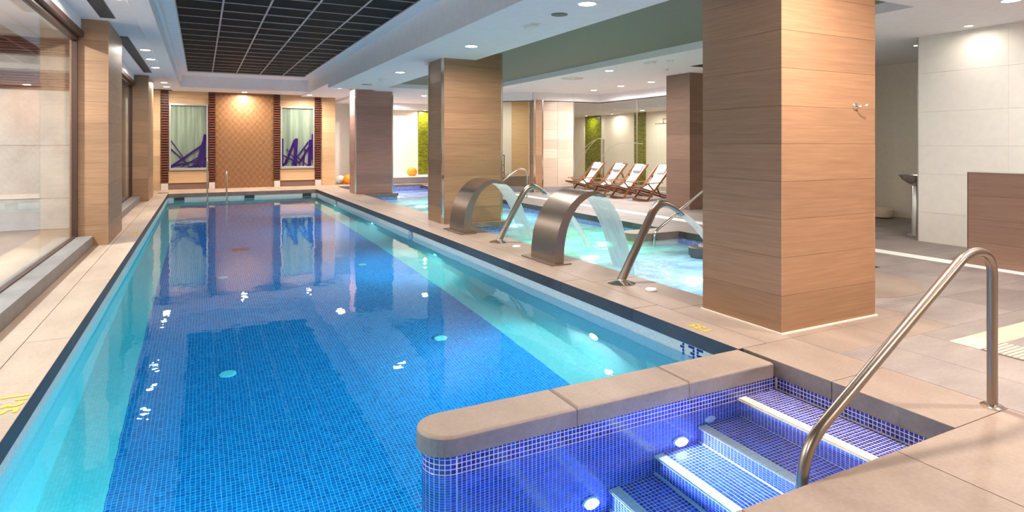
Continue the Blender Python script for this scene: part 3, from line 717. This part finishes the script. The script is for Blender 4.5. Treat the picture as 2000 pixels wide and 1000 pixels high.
# near handrail
hr = thing('handrail', (4.046, 1.86, 0), 'large steel handrail rising from the entry steps in the foreground', 'handrail')
bm = bmesh.new(); tube(bm, smooth_path([(2.425, 1.86, -.47), (2.425, 1.86, .12), (3.80, 1.86, .915), (4.046, 1.86, .875), (4.046, 1.86, .0)], .17, 8), .0265, 18); mobj('rail', bm, 'brushed_steel', hr, True)
bm = bmesh.new(); lathe(bm, [(.058, 0), (.058, .008), (.045, .016), (.03, .02)], 28, (4.046, 1.86, 0)); mobj('base_flange', bm, 'chrome', hr, True)
h2 = thing('handrail', (7.9, 8.42, 0), 'thin chrome handrail sloping up behind the wide column', 'handrail')
bm = bmesh.new(); tube(bm, smooth_path([(6.88, 8.14, -.6), (6.88, 8.14, .02), (8.35, 8.14, .90), (8.6, 8.14, .86), (8.6, 8.14, 0)], .12, 6), .022, 14); mobj('rail', bm, 'chrome', h2, True)
bm = bmesh.new(); lathe(bm, [(.05, 0), (.05, .01), (.03, .015)], 20, (8.6, 8.14, 0)); mobj('base_flange', bm, 'chrome', h2, True)
h3 = thing('handrail', (8.3, 15.3, 0), 'arched chrome handrail at the back edge of the spa pool', 'handrail')
bm = bmesh.new(); tube(bm, smooth_path([(7.38, 15.3, -.6), (7.38, 15.3, .42), (8.05, 15.3, .86), (8.3, 15.3, .78), (8.3, 15.3, 0)], .16, 6), .022, 14); mobj('rail', bm, 'chrome', h3, True)
bm = bmesh.new(); lathe(bm, [(.05, 0), (.05, .01), (.03, .015)], 20, (8.3, 15.3, 0)); mobj('base_flange', bm, 'chrome', h3, True)
for x, top, lb in ((.187, 1.05, 'taller chrome ladder rail at the far end of the long pool'), (.744, .68, 'shorter chrome ladder rail at the far end of the long pool')):
    t = thing('ladder_rail', (x, YF + .35, 0), lb, 'handrail', 'ladder rails at the far pool end')
    bm = bmesh.new(); tube(bm, smooth_path([(x, YF - .1, -1.0), (x, YF - .1, top), (x, YF + .35, top), (x, YF + .35, 0)], .16, 6), .024, 12); mobj('rail', bm, 'chrome', t, True)
    bm = bmesh.new(); lathe(bm, [(.05, 0), (.05, .012), (.028, .016)], 18, (x, YF + .35, 0)); mobj('base_flange', bm, 'chrome', t, True)
# ================================================================== GLAZED ROOMS AND DECK CHAIRS ON THE RIGHT
GX = 11.95
gp = [(8.25, 19.2), (8.75, 17.9), (9.5, 17.12), (10.88, 16.9), (GX, 16.9), (GX, 11.0)]
fa = struct('trim_1', 'white fascia band above the glazed partition')
def wallseg(name, a, b, z0, z1, th, mat, parent, **kw):
    bm = bmesh.new(); a, b = Vector((*a, 0)), Vector((*b, 0)); d = (b - a).normalized(); n = Vector((-d.y, d.x, 0)) * th / 2
    prism(bm, [(p.x, p.y) for p in (a - n, b - n, b + n, a + n)], z0, z1); return mobj(name, bm, mat, parent)
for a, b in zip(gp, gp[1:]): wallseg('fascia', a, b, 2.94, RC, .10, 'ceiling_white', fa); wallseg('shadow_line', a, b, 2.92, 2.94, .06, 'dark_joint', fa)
pl = struct('baseboard_right', 'low grey plinth under the glazed partition')
for a, b in zip(gp, gp[1:]): wallseg('plinth', a, b, 0, .16, .14, 'plinth_grey', pl)
gw = thing('glass_partition', (11, 15, .16), 'frameless glass partition behind the deck chairs', 'partition')
def panes(a, b, n):
    a, b = Vector(a), Vector(b)
    for k in range(n):
        p, q = a.lerp(b, k / n + .004), a.lerp(b, (k + 1) / n - .004); wallseg('pane', p, q, .16, 2.92, .012, 'clear_glass', gw)
        if k: m = a.lerp(b, k / n); bm = bmesh.new(); prism(bm, [(m.x - .012, m.y - .012), (m.x + .012, m.y - .012), (m.x + .012, m.y + .012), (m.x - .012, m.y + .012)], .16, 2.92); mobj('joint_strip', bm, 'satin_steel', gw)
panes(gp[0], gp[1], 1); panes(gp[1], gp[2], 1); panes(gp[3], gp[4], 1); panes(gp[4], gp[5], 3)
tw_ = struct('wall_tiled', 'glossy pale wood look tiles between the slim column and the glass')
a, b = Vector(gp[2]) + Vector((.3, 0)), Vector(gp[3])
wallseg('core', a, b, .16, 2.92, .06, 'joint', tw_)
for k in range(9):
    for h in range(2):
        p, q = a.lerp(b, h / 2 + .003), a.lerp(b, (h + 1) / 2 - .003); wallseg('wall_tile', p, q, .16 + k * .3067 + .001, .16 + (k + 1) * .3067 - .001, .09, 'pale_wood_tile', tw_)
bm = bmesh.new(); prism(bm, [(10.87, 16.85), (10.91, 16.85), (10.91, 16.95), (10.87, 16.95)], .16, 2.92); mobj('edge_trim', bm, 'satin_steel', tw_)
# shower room behind the glass
sr = struct('wall_shower', 'cream back walls of the shower room behind the deck chairs')
box('back_wall', 14.9, 15.0, 8, 24.0, 0, 3.2, 'warm_white', sr)
box('back_wall', 10.0, 14.9, 23.2, 23.3, 0, 3.2, 'warm_white', sr)
box('side_wall', 12.0, 14.9, 9.4, 9.5, 0, 3.2, 'warm_white', sr)
box('shower_floor', 12.02, 14.9, 9.5, 23.2, -.12, 0, 'coping_top', sr)
box('shower_floor', 8.72, 12.02, 17.62, 23.2, -.12, 0, 'coping_top', sr)
box('ceiling_drop', 13.2, 14.9, 9.5, 23.2, 2.75, RC, 'ceiling_white', sr)
for ya, yb, lb in ((21.0, 22.1, 'wide'), (18.1, 18.75, 'narrow')): box('mosaic_panel', 14.86, 14.9, ya, yb, 0, 2.75, 'green_mosaic', sr)
box('white_door', 14.87, 14.9, 22.2, 23.0, 0, 2.3, 'warm_white', sr)
sh = thing('rain_shower', (14.85, 16.2, 2.2), 'square rain shower head on a wall arm inside the shower room', 'shower')
bm = bmesh.new(); tube(bm, [(14.88, 16.35, 2.42), (14.2, 16.35, 2.42)], .014, 8); mobj('arm', bm, 'chrome', sh, True)
bm = bmesh.new(); tube(bm, [(14.22, 16.35, 2.43), (14.22, 16.35, 2.26)], .012, 8); mobj('drop_pipe', bm, 'chrome', sh, True)
box('shower_head', 14.02, 14.42, 16.15, 16.55, 2.235, 2.26, 'chrome', sh, .004)
box('valve_plate', 14.88, 14.9, 16.1, 16.45, 1.75, 1.95, 'satin_steel', sh, .004)
ft = thing('arc_fountain', (13.0, 18.1, 0), 'chrome post with thin arching tubes behind the glass', 'fountain')
bm = bmesh.new(); tube(bm, [(13, 18.15, 0), (13, 18.15, 1.72)], .04, 14); mobj('post', bm, 'chrome', ft, True)
def arc(p0, p1, h):
    P = []
    for k in range(17):
        u = k / 16; P.append(Vector(p0).lerp(Vector(p1), u) + Vector((0, 0, h * math.sin(math.pi * u ** .7))))
    bm = bmesh.new(); tube(bm, P, .012, 8); mobj('arched_tube', bm, 'cream_ceramic', ft, True)
arc((13, 18.2, 1.70), (12.6, 20.6, .05), .35); arc((13, 18.2, 1.70), (12.7, 20.0, .05), .38); arc((12.8, 17.9, 1.1), (13.2, 16.2, 1.55), .28)
# sauna corner behind the left glass
sn_ = struct('wall_sauna', 'tan walls and bench seen behind the curved glass')
box('cream_wall', 8.9, 10.3, 20.2, 20.3, 0, 3.2, 'warm_white', sn_)
box('pillar', 9.55, 9.8, 20.0, 20.2, .42, 2.9, 'ceiling_white', sn_)
box('tan_wall', 10.3, 12.0, 20.2, 20.3, 0, 3.2, 'far_wall_wood', sn_)
box('tan_wall', 8.4, 9.2, 21.4, 21.5, 0, 3.2, 'warm_white', sn_)
box('ledge', 8.75, 10.8, 18.9, 20.2, 0, .42, 'coping_top', sn_)
tr_ = thing('towel_rack', (9.2, 19.4, .42), 'dark metal towel rack behind the curved glass', 'rack')
bm = bmesh.new()
for z in (.55, .8, 1.15): tube(bm, [(8.9, 19.3, z), (9.55, 19.3, z)], .014, 8)
mobj('rung', bm, 'black_metal', tr_)
for x in (8.9, 9.55):
    bm = bmesh.new(); tube(bm, [(x, 19.3, .42), (x, 19.3, 1.17)], .016, 8); mobj('post', bm, 'black_metal', tr_)
# deck chairs: built along +x (foot -> head), copied
def deck_chair():
    t = thing('deck_chair', (0, 0, 0), '', 'chair', 'timber deck chairs in front of the glass'); Wd = .29
    for s in (-1, 1):
        y = s * Wd
        bm = bmesh.new(); bar(bm, (.20, y, 0), (1.10, y, .95), .028, .05); mobj('back_rail', bm, 'chair_wood', t, world=False)
        bm = bmesh.new(); bar(bm, (0, y * .88, .37), (1.28, y * .88, .02), .028, .045); mobj('seat_rail', bm, 'chair_wood', t, world=False)
        bm = bmesh.new(); bar(bm, (.86, y * 1.08, .70), (1.20, y * 1.08, .03), .022, .045); mobj('strut', bm, 'chair_wood', t, world=False)
        bm = bmesh.new(); bar(bm, (.12, y * 1.15, .47), (.70, y * 1.15, .50), .05, .022); mobj('armrest', bm, 'chair_wood', t, world=False)
        bm = bmesh.new(); bar(bm, (.22, y * 1.1, .47), (.48, y * 1.05, .24), .022, .035); mobj('arm_post', bm, 'chair_wood', t, world=False)
    for a, hh in (((.20, .03), .05), ((1.09, .94), .04), ((.0, .37), .04), ((1.26, .03), .04)):
        bm = bmesh.new(); bar(bm, (a[0], -Wd, a[1]), (a[0], Wd, a[1]), .04, hh, (1, 0, 0)); mobj('cross_bar', bm, 'chair_wood', t, world=False)
    prof = catmull([(1.09, .96), (.90, .68), (.72, .45), (.52, .33), (.30, .30), (.0, .39)], 4)
    bm = bmesh.new(); rows = [[bm.verts.new((x, y, z + dz)) for y in (-.23, .23) for dz in (0, -.008)] for x, z in prof]
    for A, B in zip(rows, rows[1:]):
        for i, j in ((0, 2), (2, 3), (3, 1), (1, 0)): bm.faces.new((A[i], A[j], B[j], B[i]))
    mobj('sling', bm, 'canvas', t, True, False)
    bm = bmesh.new(); bmesh.ops.create_cube(bm, size=1, matrix=Matrix.Translation((.965, 0, .85)) @ Matrix.Rotation(-math.atan2(.28, .19), 4, 'Y') @ Matrix.Diagonal((.27, .36, .06, 1)))
    bmesh.ops.bevel(bm, geom=bm.edges[:], offset=.026, segments=3, affect='EDGES'); pi = mobj('headrest', bm, 'grey_towel', t, True, False)
    return t
ch0 = deck_chair()
def dup(root, loc, rz, label):
    r = root.copy(); C.objects.link(r); r.location = loc; r.rotation_euler.z = rz; r['label'] = label
    for ch in list(root.children): c = ch.copy(); C.objects.link(c); c.parent = r
    return r
spots = [(16.22, 'timber deck chair with white sling, farthest left of the row by the glass'), (15.08, 'timber deck chair with white sling, second from the left in the row'),
         (14.12, 'timber deck chair with white sling, third from the left in the row'), (13.15, 'timber deck chair with white sling and plain white headrest beside the column')]
for k, (y, lb) in enumerate(spots):
    if k == 0: ch0.location = (10.36, y, 0); ch0['label'] = lb; c = ch0
    else: c = dup(ch0, (10.36 + (.05 if k == 3 else 0), y, 0), 0, lb)
    if k == 3:
        for o in c.children:
            if o.name.startswith('headrest'): o.data = o.data.copy(); o.data.materials[0] = MATS['canvas']
# far left back area: bench, mosaic, globes
bn = struct('wall_bench', 'grey bench and cream wall behind the far end of the spa pool')
box('bench', 5.6, 9.4, 22.9, 24.5, 0, .25, 'plinth_grey', bn, .01)
box('bench_top', 5.6, 9.4, 22.88, 24.5, .25, .275, 'wall_white', bn)
box('cream_wall', 5.6, 9.6, 24.5, 24.6, .2, RC, 'warm_white', bn)
box('mosaic_panel', 8.1, 8.9, 24.46, 24.5, .275, 3.0, 'green_mosaic', bn)
box('drop', 5.6, 9.6, 23.9, 24.5, 2.95, RC, 'ceiling_white', bn)
def globe(loc, r, mat, label, flat=.92):
    bm = bmesh.new(); bmesh.ops.create_uvsphere(bm, u_segments=32, v_segments=20, radius=r)
    for v in bm.verts:
        v.co.z *= flat
        if v.co.z < -r * flat * .86: v.co.z = -r * flat * .86
    bmesh.ops.translate(bm, verts=bm.verts, vec=(loc[0], loc[1], loc[2] + r * flat * .86)); o = mobj('globe_lamp', bm, mat, None, True); tag(o, label, 'globe', 'round globes'); return o
globe((4.87, 24.3, 0), .19, 'white_globe', 'white round globe on the floor past the far panelled wall')
globe((5.12, 23.95, 0), .22, 'orange_globe', 'orange round globe on the floor beside the white globe')
globe((7.55, 23.6, .275), .21, 'orange_globe', 'orange round globe on the grey bench between the columns', .88)
# ================================================================== RIGHT SIDE OBJECTS
lw = thing('low_wall', (8.75, 1.5, 0), 'waist high brown wood look wall at the right edge', 'wall')
box('core', 8.662, 8.90, -2, 4.24, 0, 1.155, 'joint', lw)
for k in range(4):
    z0 = k * .29
    for j in range(5): box('panel', 8.65, 8.662, 4.25 - 1.25 * (j + 1) + .001, 4.25 - 1.25 * j - .001, z0 + .001, z0 + .289, 'low_wall_wood', lw)
    box('panel', 8.65, 8.912, 4.24, 4.252, z0 + .001, z0 + .289, 'low_wall_wood', lw)
box('cap', 8.648, 8.914, -2, 4.254, 1.16, 1.166, 'satin_steel', lw)
bs = thing('basin', (10.62, 5.98, 0), 'steel bowl basin on a slim pedestal behind the white wall', 'basin')
bm = bmesh.new(); lathe(bm, [(.13, 0), (.13, .012), (.065, .02), (.065, .82), (.05, .84)], 28, (10.62, 5.98, 0)); mobj('pedestal', bm, 'satin_steel', bs, True)
bm = bmesh.new(); lathe(bm, [(.05, .84), (.12, .87), (.2, .93), (.25, 1.0), (.262, 1.003), (.25, 1.006), (.19, .95), (.1, .89), (.01, .87)], 32, (10.62, 5.98, 0)); mobj('bowl', bm, 'satin_steel', bs, True)
bm = bmesh.new(); lathe(bm, [(.12, 0), (.19, .03), (.215, .10), (.20, .18), (.14, .225), (.06, .235), (.002, .232)], 32, (12.55, 7.72, 0)); o = mobj('ceramic_pouf', bm, 'cream_ceramic', None, True); tag(o, 'squat cream ceramic pouf on the floor of the nook', 'pouf')
# drain grates with separate slats
dg = thing('drain_grate', (5.25, 2.5, 0), 'white slatted drain grate turning a corner on the right deck', 'drain')
box('frame', 5.10, 8.4, 2.42, 2.63, -.01, .004, 'cream_ceramic', dg); box('frame', 5.10, 5.42, -.6, 2.42, -.01, .0035, 'joint', dg)
for k in range(110): box('slat', 5.42 + k * .027, 5.42 + k * .027 + .02, 2.43, 2.62, .0, .008, 'cream_ceramic', dg)
for k in range(85): box('slat', 5.11, 5.41, 2.40 - k * .035 - .022, 2.40 - k * .035, .0, .009, 'cream_ceramic', dg)
# painted depth marks
def depth_mark(loc, rz, label, size=.13):
    cu = bpy.data.curves.new('t', 'FONT'); cu.body = "1'35"; cu.size = size; cu.extrude = .0006; cu.offset = .004; cu.align_x = 'CENTER'; cu.align_y = 'CENTER'
    tmp = bpy.data.objects.new('t', cu); C.objects.link(tmp); bpy.context.view_layer.update()
    me = bpy.data.meshes.new_from_object(tmp.evaluated_get(bpy.context.evaluated_depsgraph_get())); bpy.data.objects.remove(tmp)
    me.materials.clear(); me.materials.append(MATS['yellow_paint'])
    o = link(bpy.data.objects.new('depth_mark', me)); o.location = loc; o.rotation_euler.z = rz; tag(o, label, 'sign', 'painted depth marks')
depth_mark((3.66, 3.75, .002), math.pi / 2, 'yellow painted depth mark on the walkway beside the wide column')
depth_mark((-1.0, 4.47, .002), -math.pi / 2, 'yellow painted depth mark nearest the camera on the left deck', .2)
depth_mark((-1.0, 12.2, .002), -math.pi / 2, 'yellow painted depth mark farther along the left deck', .2)
depth_mark((3.68, 11.6, .002), math.pi / 2, 'yellow painted depth mark on the walkway by the farther spout')
# ================================================================== CEILING FITTINGS
def downlight(x, y, z, label, lens='lens_warm', r=.085, watts=None, col=WARM, square=False):
    t = thing('downlight', (x, y, z), label, 'ceiling light', 'recessed ceiling lights')
    bm = bmesh.new(); lathe(bm, [(r * 1.22, 0), (r * 1.22, -.006), (r * 1.05, -.010), (r, -.004)], 28, (x, y, z)); mobj('ring', bm, 'white_plastic', t, True)
    bm = bmesh.new(); lathe(bm, [(r * .98, -.003), (r * .97, -.007), (.01, -.008)], 28, (x, y, z)); mobj('lens', bm, lens, t, True)
    ld = bpy.data.lights.new('downlight_light', 'AREA'); ld.shape = 'DISK'; ld.size = 2 * r; ld.energy = LAMP_W if watts is None else watts; ld.color = col; ld.spread = math.radians(172)
    l = link(bpy.data.objects.new('downlight_light', ld), t); l.location = (0, 0, -.02)
LL = CEIL + .03
for y, lb in ((4.6, 'left ceiling light nearest the camera'), (9.2, 'left ceiling light above the first window beside the grille'), (13.93, 'left ceiling light just past the nearer left column'), (15.39, 'left ceiling light second past the nearer left column'), (16.98, 'left ceiling light third past the nearer left column'), (20.92, 'left ceiling light beside the farther left column'), (22.4, 'left ceiling light closest to the far wall')):
    downlight(-.97, y, LL, lb, watts=LAMP_W * .5)
downlight(-.97, 0.5, LL, 'left ceiling light behind the camera', watts=LAMP_W)
downlight(1.36, 23.07, CEIL, 'ceiling light over the damask panel')
downlight(3.6, 23.0, CEIL, 'ceiling light over the right hand showcase') if False else None
for y, lb in ((2.4, 'beam light over the entry steps'), (5.98, 'beam light nearest the wide column'), (9.43, 'beam light in front of the chrome cornered column'), (13.54, 'beam light between the two far columns'), (-1.5, 'beam light behind the camera')):
    downlight(4.05, y, SOFF, lb, r=.10, watts=LAMP_W)
downlight(3.9, 19.47, SOFF + .13, 'bright light left of the farthest column')
downlight(3.45, 22.6, SOFF + .13, 'small light above the end of the far wall')
for (x, y), lb, ln in (((8.27, 11.33), 'ceiling light on the right past the green recess', 'lens_cool'), ((10.76, 15.53), 'left light of three over the deck chairs', 'lens_cool'), ((10.71, 14.11), 'middle light of three over the deck chairs', 'lens_cool'), ((10.74, 12.83), 'right light of three over the deck chairs', 'lens_cool'),
                       ((9.70, 4.75), 'small bright spot close to the white tiled wall', 'lens_warm'), ((10.81, 6.07), 'small bright spot at the mouth of the nook', 'lens_warm'), ((8.44, 3.69), 'large ceiling light at the top right corner', 'lens_cool'),
                       ((6.81, 19.94), 'ceiling light between the two far columns', 'lens_cool'), ((6.6, 23.3), 'ceiling light above the grey bench', 'lens_warm'), ((5.6, 1.0), 'right ceiling light near the camera', 'lens_warm'), ((6.5, -2.0), 'right ceiling light behind the camera', 'lens_warm')):
    small = x in (9.70, 10.81)
    downlight(x, y, RC, lb, ln, .05 if small else .09, LAMP_W * (.06 if small else 1.15 if x == 5.6 else .55 if x == 8.44 else 1), WARM if ln == 'lens_warm' else NEUTRAL)
downlight(8.3, 24.2, 2.95, 'spot light grazing the green mosaic above the bench', 'lens_warm', .05, 30)
downlight(14.5, 21.5, 2.75, 'spot light on the wide green mosaic in the shower room', 'lens_warm', .05, 18)
downlight(14.5, 19.7, 2.75, 'spot light on the cream wall of the shower room', 'lens_warm', .05, 18)
downlight(14.0, 17.2, 2.75, 'ceiling light beside the narrow green mosaic', 'lens_warm', .08, 28)
downlight(13.0, 12.5, RC, 'ceiling light inside the shower room near the column', 'lens_warm', .08, 28)
downlight(10.2, 18.7, RC, 'ceiling light inside the curved glass corner', 'lens_warm', .08, 45)
downlight(-3.0, 10.0, 3.6, 'ceiling light inside the room behind the left glazing', 'lens_cool', .09, 330, (.9, .95, 1))
downlight(-3.2, 5.0, 3.6, 'nearer ceiling light in the room behind the left glazing', 'lens_cool', .09, 260, (.9, .95, 1))
def grille(x0, x1, y0, y1, label):
    t = thing('air_grille', ((x0 + x1) / 2, (y0 + y1) / 2, LL), label, 'vent', 'linear ceiling grilles')
    box('frame', x0, x1, y0, y1, LL - .006, LL, 'grille_grey', t)
    n = 9; wd = (x1 - x0) / n
    for k in range(n): box('louvre', x0 + k * wd + .004, x0 + (k + 1) * wd - .006, y0 + .01, y1 - .01, LL - .014, LL - .006, 'grille_grey', t)
grille(-1.31, -1.12, 6.2, 10.68, 'long grey air grille in front of the nearer left column'); grille(-1.30, -1.12, 12.4, 18.2, 'long grey air grille between the two left columns')
def round_fit(name, x, y, z, prof, label, cat, mat='white_plastic', holes=0):
    bm = bmesh.new(); lathe(bm, prof, 30, (x, y, z)); 
    if holes:
        t = thing(name, (x, y, z), label, cat); mobj('disc', bm, mat, t, False)
        for ring, cnt in ((.1, 8), (.17, 12), (.235, 16)):
            for k in range(cnt):
                a = 2 * math.pi * k / cnt; bm = bmesh.new(); add_cyl(bm, (x + ring * math.cos(a), y + ring * math.sin(a), z - .012), .018, .006, 8); mobj('slot', bm, 'black_metal', t)
    else: o = mobj(name, bm, mat, None, False); tag(o, label, cat)
round_fit('ceiling_speaker', 4.07, 6.64, SOFF, [(.105, 0), (.105, -.008), (.09, -.012), (.01, -.012)], 'flat round grey speaker in the beam', 'speaker', 'grille_grey')
round_fit('sensor', 4.04, 15.1, SOFF, [(.09, 0), (.09, -.02), (.05, -.06), (.01, -.065)], 'small ceiling sensor near the far column', 'sensor', 'white_plastic')
round_fit('smoke_detector', 4.02, 11.6, SOFF, [(.05, 0), (.05, -.05), (.035, -.07), (.01, -.07)], 'small white detector at the corner of the chrome cornered column', 'detector')
round_fit('air_diffuser', 8.39, 13.05, RC, [(.30, 0), (.30, -.008), (.02, -.012)], 'round white swirl diffuser with dark slots over the right deck', 'vent', holes=1)
round_fit('air_diffuser', 10.0, 7.0, RC, [(.30, 0), (.30, -.008), (.02, -.012)], 'round white diffuser at the edge of the wide column', 'vent', holes=1)
round_fit('smoke_detector', 8.35, 9.40, RC, [(.07, 0), (.07, -.03), (.04, -.05), (.01, -.05)], 'small detector beside the emergency lamp on the right ceiling', 'detector')
round_fit('smoke_detector', 9.22, 10.53, RC, [(.07, 0), (.07, -.03), (.04, -.05), (.01, -.05)], 'small detector above the shaded column on the right ceiling', 'detector')
for (x, y, z), lb in (((4.08, 7.41, SOFF), 'white emergency lamp on the beam near the wide column'), ((8.14, 9.75, RC), 'white emergency lamp on the right ceiling')):
    t = thing('emergency_lamp', (x, y, z), lb, 'lamp', 'emergency lamps'); box('frame', x - .075, x + .075, y - .16, y + .16, z - .008, z, 'white_plastic', t, .003); box('diffuser', x - .045, x + .045, y - .13, y + .13, z - .045, z - .008, 'white_plastic', t, .012)
t = thing('slot_vent', (4.06, 16.68, SOFF), 'small double slot vent in the beam near the far column', 'vent')
for dy in (-.08, .08): box('slot', 3.93, 4.19, 16.68 + dy - .025, 16.68 + dy + .025, SOFF - .006, SOFF, 'grille_grey', t)
hb = box('ceiling_hatch', 9.35, 10.3, 8.6, 9.9, RC - .004, RC + .02, 'black_metal'); tag(hb, 'dark square hatch in the ceiling above the shaded column', 'hatch')
